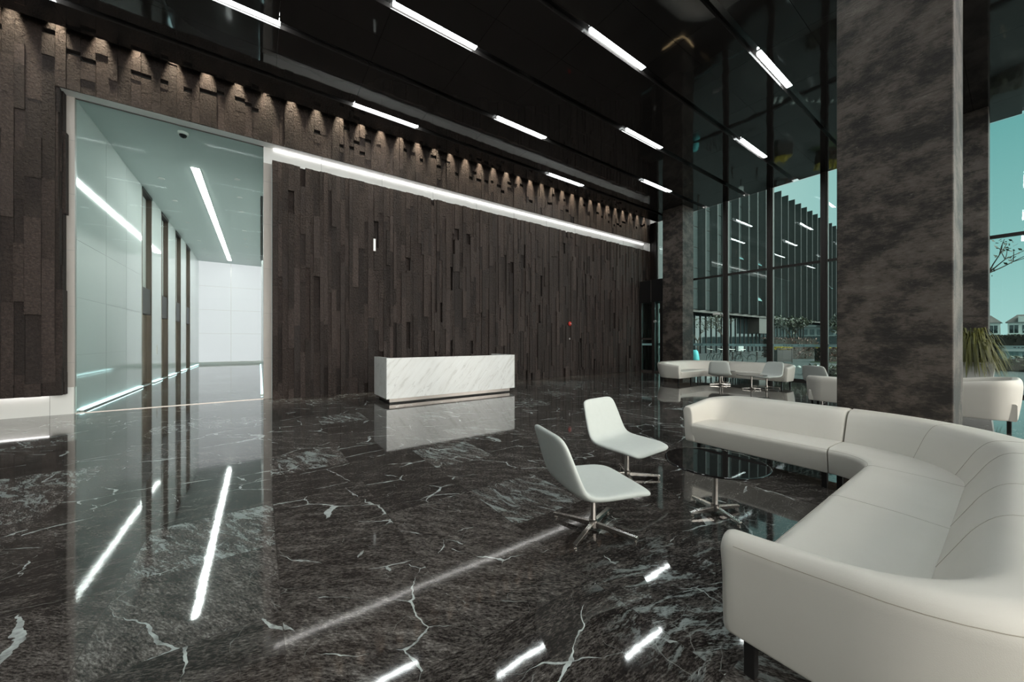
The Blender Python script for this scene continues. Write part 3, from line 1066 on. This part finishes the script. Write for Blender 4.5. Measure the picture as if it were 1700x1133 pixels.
def chair_shell():
    # stations: forward x, z, half width, thickness, edge lift
    st = [(.330, .338, .20, .020, .0), (.322, .346, .27, .040, .0), (.29, .355, .306, .056, .004), (.20, .362, .325, .064, .012), (.05, .358, .332, .066, .022), (-.10, .356, .332, .066, .030),
          (-.20, .372, .328, .066, .030), (-.265, .425, .322, .064, .024), (-.305, .52, .312, .060, .018), (-.345, .64, .296, .056, .014), (-.380, .745, .276, .052, .010), (-.398, .79, .255, .046, .006), (-.408, .812, .215, .034, .003), (-.411, .820, .15, .018, .0)]
    st = catmull(st, 4)
    secs = []
    n = len(st)
    for i, (x, z, hw, th, lift) in enumerate(st):
        a, b = st[max(i - 1, 0)], st[min(i + 1, n - 1)]
        t_ = Vector((b[0] - a[0], 0, b[1] - a[1])).normalized()
        nrm = Vector((-t_.z, 0, t_.x))
        if nrm.z < 0 and i < n * .4: nrm = -nrm
        if i >= n * .4 and nrm.x < 0: nrm = -nrm
        sec = []
        m = 28
        for k in range(m):
            an = 2 * PI * k / m
            cx_ = math.copysign(abs(math.cos(an)) ** .35, math.cos(an)); sy_ = math.copysign(abs(math.sin(an)) ** .8, math.sin(an))
            y = hw * cx_
            e_ = lift * abs(cx_) ** 3
            sec.append(Vector((x, y, z)) + nrm * (sy_ * th / 2 + e_))
        secs.append(sec)
    return MB().loft(secs)


def star_base(t, r, top, leg_rot):
    """post and four flat steel arms on small feet"""
    MB().lathe([(.034, .02), (.034, .075), (.026, .08), (.022, .085), (.022, top)], seg=20).build('post', M['satin'], t, smooth='auto')
    for k in range(4):
        an = leg_rot + k * PI / 2
        c_, s_ = math.cos(an), math.sin(an)
        secs = []
        for q, z0, z1, hw in ((.02, .024, .062, .017), (r * .5, .024, .054, .016), (r, .022, .042, .015)):
            secs.append([(c_ * q - s_ * u, s_ * q + c_ * u, z) for u, z in ((-hw, z0), (hw, z0), (hw, z1), (-hw, z1))])
        o = MB().loft(secs).build('base_arm', M['chrome'], t, bevel=.003)
        MB().lathe([(.012, 0), (.014, .006), (.007, .010), (.007, .023)], (c_ * (r - .018), s_ * (r - .018), 0), 12).build('foot', M['chrome'], o)


def make_chair(label, loc, rz, rot):
    t = thing('swivel_chair', label, 'chair', loc, rz, 'cream swivel chairs')
    chair_shell().build('seat_shell', M['fabric'], t, smooth=True)
    MB().lathe([(.09, .305), (.09, .316), (.11, .328)], seg=20).build('seat_plate', M['satin'], t)
    star_base(t, .35, .31, rot)
    return t


make_chair('white swivel chair nearest the viewer, seen from its side by the black table', (2.17, 1.95, 0), math.radians(-17), math.radians(20 + 17))
make_chair('white swivel chair facing the viewer, behind the nearest one', (3.29, 2.47, 0), math.radians(-87), math.radians(-40 + 87))
make_chair('small white swivel chair seen from behind before the far sofa', (12.66, 5.78, 0), math.radians(20), math.radians(35))
make_chair('small white swivel chair turned sideways behind the far right table', (13.15, 4.60, 0), math.radians(165), math.radians(30))
make_chair('white swivel chair back showing above the armchair left of the big column', (12.7, 3.12, 0), math.radians(-15), math.radians(30))


def make_table(label, loc, rot, r=.405):
    t = thing('coffee_table', label, 'table', loc, 0, 'round black coffee tables')
    MB().lathe([(.01, .436), (r - .004, .436), (r, .439), (r, .447), (r - .004, .450), (r - .0055, .4503), (r - .02, .4503), (.01, .4503)], seg=72).build('tabletop', M['table_glass'], t, smooth='auto')
    MB().lathe([(.15, .422), (.15, .4355)], seg=24).build('top_plate', M['satin'], t)
    star_base(t, .255, .424, rot)
    return t


make_table('round black glass coffee table between the near sofa and the swivel chairs', (3.24, 1.52, 0), math.radians(-20))
make_table('round black table mostly hidden behind the far swivel chair', (13.3, 6.0, 0), math.radians(35))
make_table('round black table standing alone before the far sofa, right of the far chair', (12.35, 4.72, 0), math.radians(40))

# ------------------------------------------------------------ potted plant by the column
t = thing('potted_plant', 'bushy strap-leaved plant in a white square pot beside the column', 'plant', (14.38, .66, 0))
MB().loft([[(-a, -a, z), (a, -a, z), (a, a, z), (-a, a, z)] for a, z in ((.27, 0), (.36, .98), (.33, .98), (.31, .90))]).build('pot', M['plastic'], t)
MB().box(-.30, .30, -.30, .30, .86, .91).build('soil', M['soil'], t)
mb = MB(); rr = random.Random(11)
for k in range(900):
    az = rr.uniform(0, 2 * PI); r0 = rr.uniform(0, .16)
    ln = rr.uniform(.55, 1.15); lean = rr.uniform(.2, 1.0)
    c_, s_ = math.cos(az), math.sin(az)
    hgt = rr.uniform(.25, .95) * (1.2 - .5 * lean)
    reach = .14 + lean * .36
    pts = []
    for i in range(7):
        s = i / 6
        x = r0 + reach * (s ** .8) * 1.1
        z = .93 + hgt * (1 - (1 - s * 1.45) ** 2) * 1.0 - (.62 * lean * max(0, s - .45) * 1.8)
        pts.append((c_ * x, s_ * x, z))
    wd = rr.uniform(.010, .018)
    secs = []
    L_, R_ = [], []
    for i, p in enumerate(pts):
        ww = wd * (1 - (i / 6) ** 3) + .0006
        L_.append((p[0] - s_ * ww, p[1] + c_ * ww, p[2])); R_.append((p[0] + s_ * ww, p[1] - c_ * ww, p[2]))
    vs = []
    for a, b in zip(L_, R_): vs += [a, b]
    mb.add(vs, [(2 * i, 2 * i + 1, 2 * i + 3, 2 * i + 2) for i in range(6)])
mb.build('foliage', M['leaf'], t, smooth=True)

# ------------------------------------------------------------ outdoors
g = struct(MB().box(XG + .1, 260, -90, 90, -.35, -.02).build('ground', M['pave']))
struct(MB().box(XG + 3.0, 140, 1.5, 5.0, -.03, -.012).build('ground_road', M['road']))


def leaf_cloud(mb, rr, c, rad, n, size):
    for _ in range(n):
        while True:
            p = Vector((rr.uniform(-1, 1), rr.uniform(-1, 1), rr.uniform(-1, 1)))
            if p.length < 1: break
        p = Vector((c[0] + p.x * rad[0], c[1] + p.y * rad[1], c[2] + p.z * rad[2]))
        a = Vector((rr.gauss(0, 1), rr.gauss(0, 1), rr.gauss(0, 1))).normalized()
        b = a.orthogonal().normalized()
        c2 = a.cross(b)
        s = size * rr.uniform(.6, 1.3)
        mb.add([p - b * s, p + c2 * s * .5, p + b * s, p - c2 * s * .5], [(0, 1, 2, 3)])


# office building across the street
BY, BS, BT = 20.0, 4.85, 22.7
b = thing('office_building', 'dark office building with tall vertical fins seen through the windows', 'building', (30, BY, 0))
MB().box(0, 110, .1, 12, BS, BT - .6).build('wall', M['facade'], b)
MB().box(0, 110, -.02, .1, BS - .25, BS).build('soffit_band', M['frame_side'], b)
PITCH = 2.65
xs0 = 60.3 - 30
k0 = -9
for k in range(k0, 21):
    x = xs0 + PITCH * k
    if x < 6: continue
    MB().box(x - .16, x, -.75, .1, BS - .05, BT).build('fin', M['fin'], b)
for k in range(k0, 21):
    x = xs0 + PITCH * k
    if x + PITCH < 6: continue
    wdw = MB().box(x + .05, x + PITCH - .20, .06, .099, BS + .1, BT - .8).build('window', M['mirror_glass'], b)
    mb = MB()
    for z in range(1, 8):
        zz = BS + z * 2.24
        mb.box(x + .05, x + PITCH - .2, .04, .06, zz, zz + .05)
    mb.box(x + 1.45, x + 1.51, .04, .06, BS + .1, BT - .8)
    mb.build('window_bar', M['frame'], wdw)
for (x, z) in ((17.6, 12.0), (23.0, 11.9), (23.0, 7.3), (54.0, 11.5), (66.0, 14.0), (66.0, 9.6)):
    s_ = MB().obox((x, -.40, z), (1.1, .05, 1.5), rx=math.radians(-28)).build('open_sash', M['mirror_glass'], b)
# ground floor set back behind the fins
MB().box(0, 110, 1.6, 12, -.02, BS - .25).build('ground_floor_glazing', M['shop_glass'], b)
for k in range(40):
    x = 2 + k * 1.3
    MB().box(x, x + .07, 1.5, 1.6, 0, BS - .25).build('glazing_bar', M['frame'], b)
    if k > 34: break
MB().box(25.3, 29.5, .2, 1.59, 2.5, BS - .25).build('awning_panel', M['frame_side'], b)

# tree and hedges between the street and the building
def tree(name, label, loc, h, spread, nl, size, seed, mat='tree_leaf', bare=False, group=None):
    rr = random.Random(seed)
    t = thing(name, label, 'tree', loc, 0, group)
    mb = MB(); tips = []

    def grow(p, d, ln, r, lv):
        q = p + d * ln
        mb.tube([p, (p + q) / 2 + Vector((rr.uniform(-.04, .04), rr.uniform(-.04, .04), 0)) * ln, q], r, 5, r * .6)
        if lv == 0:
            tips.append(q); return
        for _ in range(3 if lv > 1 else 3):
            nd = (d + Vector((rr.uniform(-.8, .8) * spread, rr.uniform(-.8, .8) * spread, rr.uniform(-.1, .5)))).normalized()
            grow(q, nd, ln * rr.uniform(.6, .82), r * .58, lv - 1)
        tips.append(q)
    grow(Vector((0, 0, 0)), Vector((0, 0, 1)), h * .33, h * .022, 4)
    mb.build('trunk', M['bark'], t)
    lb = MB()
    for q in tips:
        leaf_cloud(lb, rr, q, (size * 4, size * 4, size * 3), nl, size)
    lb.build('foliage', M[mat], t)
    return t


tree('tree', 'small bushy tree in front of the office building, left of the big column', (42.5, 12.6, 0), 4.1, 1.0, 7, .13, 5, group='trees outside the windows')
tree('tree', 'second tree in front of the office building, right beside the big column edge', (46.0, 9.6, 0), 4.2, 1.0, 7, .14, 6, group='trees outside the windows')
tree('tree', 'dark tree against the shop glass between the first two window posts', (37.5, 16.6, 0), 4.6, 1.1, 2, .10, 8, group='trees outside the windows')
tree('tree', 'dark tree against the shop glass beside the far column', (33.0, 17.0, 0), 4.3, 1.1, 2, .10, 9, group='trees outside the windows')


def hedge(label, loc, size, mat, n, s, seed, rz=0, flowers=0):
    rr = random.Random(seed)
    t = thing('hedge', label, 'hedge', loc, rz)
    mb = MB()
    mb.box(-size[0] / 2 + .1, size[0] / 2 - .1, -size[1] / 2 + .1, size[1] / 2 - .1, 0, size[2] - .12)
    mb.build('core', M['soil'], t)
    lb = MB()
    for _ in range(n):
        p = (rr.uniform(-.5, .5) * size[0], rr.uniform(-.5, .5) * size[1], rr.uniform(.02, 1) * size[2])
        leaf_cloud(lb, rr, p, (.1, .1, .08), 2, s)
    lb.build('foliage', M[mat], t)
    if flowers:
        fb = MB()
        for _ in range(flowers):
            p = (rr.uniform(-.5, .5) * size[0], rr.uniform(-.5, .5) * size[1], size[2] + rr.uniform(-.02, .14))
            leaf_cloud(fb, rr, p, (.06, .06, .05), 2, s * .8)
        fb.build('blossom', M['yellow'], t)
    return t


hedge('reddish hedge under the small tree outside', (37.6, 10.4, 0), (5.5, 1.2, 1.15), 'red_leaf', 1500, .09, 21, math.radians(-35))
hedge('taller red shrub row behind the reddish hedge', (39.2, 11.9, 0), (4.5, .9, 1.75), 'red_leaf', 1100, .09, 22, math.radians(-35))
hedge('yellow-flowered hedge beside the big column outside', (33.8, 6.9, 0), (4.2, 1.0, 1.05), 'red_leaf', 900, .09, 23, math.radians(-35), 500)
hedge('low green planting strip outside at the foot of the windows', (21.0, 3.2, 0), (5.0, 1.0, .40), 'hedge', 1100, .07, 24, math.radians(-60))
t = thing('planter', 'square framed planter of yellow flowers outside behind the far sofa', 'planter', (29.2, 9.4, 0), math.radians(-35))
MB().box(-.5, .5, -.4, .4, .08, .86).build('box', M['frame'], t)
mb = MB()
for sx_ in (-.52, .48):
    for sy_ in (-.42, .38):
        mb.box(sx_, sx_ + .05, sy_, sy_ + .05, 0, 1.0)
mb.box(-.53, .53, -.43, -.38, .95, 1.0).box(-.53, .53, .38, .43, .95, 1.0)
mb.build('frame', M['frame'], t)
fb = MB(); rr = random.Random(4)
for _ in range(260):
    leaf_cloud(fb, rr, (rr.uniform(-.5, .5), rr.uniform(-.4, .4), 1.0 + rr.uniform(-.08, .12)), (.06, .06, .05), 2, .07)
fb.build('blossom', M['yellow'], t)
for (x, y), wh in (((30.1, 12.8), 'left'), ((31.6, 11.7), 'right')):
    t = thing('bollard', 'dark round street bollard, the %s one seen over the far sofa' % wh, 'bollard', (x, y, 0), 0, 'street bollards')
    MB().lathe([(.06, 0), (.06, .78), (.05, .82), (.01, .83)], seg=14).build('post', M['frame'], t)
    MB().lathe([(.062, .66), (.062, .70)], seg=14).build('band', M['stonewhite'], t)
t = thing('notice_board', 'small white notice standing outside between the window posts', 'sign', (33.0, 13.4, 0), math.radians(-55))
MB().box(-.03, .03, -.02, .02, 0, 1.1).build('post', M['frame'], t)
MB().box(-.19, .19, -.05, -.02, .62, 1.08).build('board', M['plastic'], t)


def bicycle(label, loc, rz, lean):
    t = thing('bicycle', label, 'bicycle', loc, rz, 'parked bicycles outside')
    for x in (-.5, .5):
        wl = MB().tube([(x + .32 * math.cos(2 * PI * k / 20), 0, .33 + .32 * math.sin(2 * PI * k / 20)) for k in range(20)], .018, 5, closed=True).build('wheel', M['black_leg'], t)
        mb = MB()
        for k in range(8):
            mb.tube([(x, 0, .33), (x + .31 * math.cos(PI * k / 4), 0, .33 + .31 * math.sin(PI * k / 4))], .003, 4)
        mb.build('spokes', M['chrome'], wl)
    MB().tube([(-.5, 0, .33), (-.15, 0, .32), (-.25, 0, .78), (-.5, 0, .33)], .016, 5).tube([(-.15, 0, .32), (.36, 0, .74), (-.24, 0, .72)], .018, 5).tube([(.5, 0, .33), (.33, 0, .92)], .016, 5)  .build('frame', M['black_leg'], t)
    MB().tube([(.28, -.28, .98), (.33, -.12, .95), (.33, .12, .95), (.28, .28, .98)], .013, 5).build('handlebar', M['chrome'], t)
    MB().obox((-.27, 0, .82), (.25, .12, .05)).build('saddle', M['black_leg'], t, bevel=.02)
    t.rotation_euler = (lean, 0, rz)
    return t


for i, (x, y) in enumerate(((24.4, 11.7), (24.9, 11.2), (25.4, 10.8), (25.9, 10.3))):
    bicycle('parked bicycle outside right of the far column, %s of four' % ['leftmost', 'second from left', 'third from left', 'rightmost'][i], (x, y, -.02), math.radians(48 + 7 * i), 0.12)
t = thing('scooter_cover', 'bright cyan covered scooter parked beside the far column', 'scooter', (23.6, 12.35, -.02), math.radians(40))
MB().loft([[(a * math.cos(2 * PI * k / 16), bb * math.sin(2 * PI * k / 16), z) for k in range(16)] for a, bb, z in ((.40, .24, .02), (.42, .25, .35), (.36, .21, .60), (.26, .18, .80), (.12, .10, .9))]).build('cover', M['cyan_cloth'], t, smooth=True)
MB().tube([(.45 + .2 * math.cos(2 * PI * k / 14), 0, .22 + .2 * math.sin(2 * PI * k / 14)) for k in range(14)], .05, 6, closed=True).build('wheel', M['black_leg'], t)
o = struct(MB().box(31.5, 60, 3, 8.4, -.03, .02).build('ground_lawn', M['lawn']))
tag(o, kind='structure')
# kerb of white stones
kr = random.Random(5)
kb = None
for i in range(22):
    x, y = 23.6 + .30 * i, 7.9 - .20 * i
    if kb is None:
        kb = MB().lathe([(.02, -.02), (.14, .0), (.15, .08), (.09, .16), (.01, .18)], seg=9).build('kerb_stone', M['stonewhite'], smooth=True)
        tag(kb, 'white stone in the edging row outside beyond the far armchair', 'stone', 'white edging stones outside')
        kb.location = (x, y, -.02); kb.scale = (.8, .8, .9); kb.rotation_euler = (0, 0, kr.uniform(0, 6))
    else:
        c = kb.copy(); C.objects.link(c); c.location = (x, y, -.02); c.rotation_euler = (0, 0, kr.uniform(0, 6)); s = kr.uniform(.6, .9); c.scale = (s, s * kr.uniform(.85, 1.05), s)

# right-hand view: tree branches, villas, hedge and pond
tree('tree', 'leafy tree whose branches show beside the column against the sky', (30.0, 1.65, 0), 7.4, 1.15, 5, .085, 31, group='trees outside the windows')
tree('tree', 'tree whose twigs reach in at the right edge against the sky', (36.0, -2.3, 0), 6.4, 1.1, 4, .085, 33, group='trees outside the windows')
struct(MB().box(38, 85, -40, 2.6, -.03, .03).build('ground_pond', M['water']))


def villa(label, loc, rz, w_, dep, h, seed):
    t = thing('villa', label, 'building', loc, rz, 'white villas beyond the pond')
    MB().box(-w_ / 2, w_ / 2, 0, dep, 0, h).build('wall', M['villa'], t)
    MB().loft([[(-w_ / 2 - .4, -.4, h), (w_ / 2 + .4, -.4, h), (w_ / 2 + .4, dep + .4, h), (-w_ / 2 - .4, dep + .4, h)], [(-w_ / 4, dep / 2 - .2, h + 2.2), (w_ / 4, dep / 2 - .2, h + 2.2), (w_ / 4, dep / 2 + .2, h + 2.2), (-w_ / 4, dep / 2 + .2, h + 2.2)]]).build('roof', M['roof'], t)
    for k in range(3):
        x = -w_ / 2 + w_ * (k + .5) / 3
        for z in (.8, h * .55):
            wd = MB().box(x - .7, x + .7, -.06, .02, z, z + h * .33).build('window', M['shop_glass'], t)
            MB().box(x - .04, x + .04, -.09, -.06, z, z + h * .33).build('window_bar', M['villa'], wd)
    MB().box(-w_ / 2 - .2, w_ / 2 + .2, -1.2, -.06, h * .5 - .12, h * .5 + .05).build('balcony', M['villa'], t)
    MB().box(-1.4, 1.4, -.5, 2, h, h + 1.6).build('dormer', M['villa'], t)
    return t


for i, (x, y) in enumerate(((170, 6.0), (170, -1.5), (170, -9), (170, -16.5))):
    villa('white villa beyond the pond, %s' % ['hidden half behind the column edge', 'above the potted plant', 'at the right edge', 'past the right edge'][i], (x, y, 0), math.radians(-90), 6.2, 8, 6.6, i)
hedge('dark hedge along the far bank of the pond', (150, -9, 0), (3, 46, 3.0), 'hedge', 2600, .35, 41)
hedge('dark hedge on the near bank of the pond behind the potted plant', (31, -3, 0), (1.2, 12, .7), 'hedge', 1600, .09, 42)
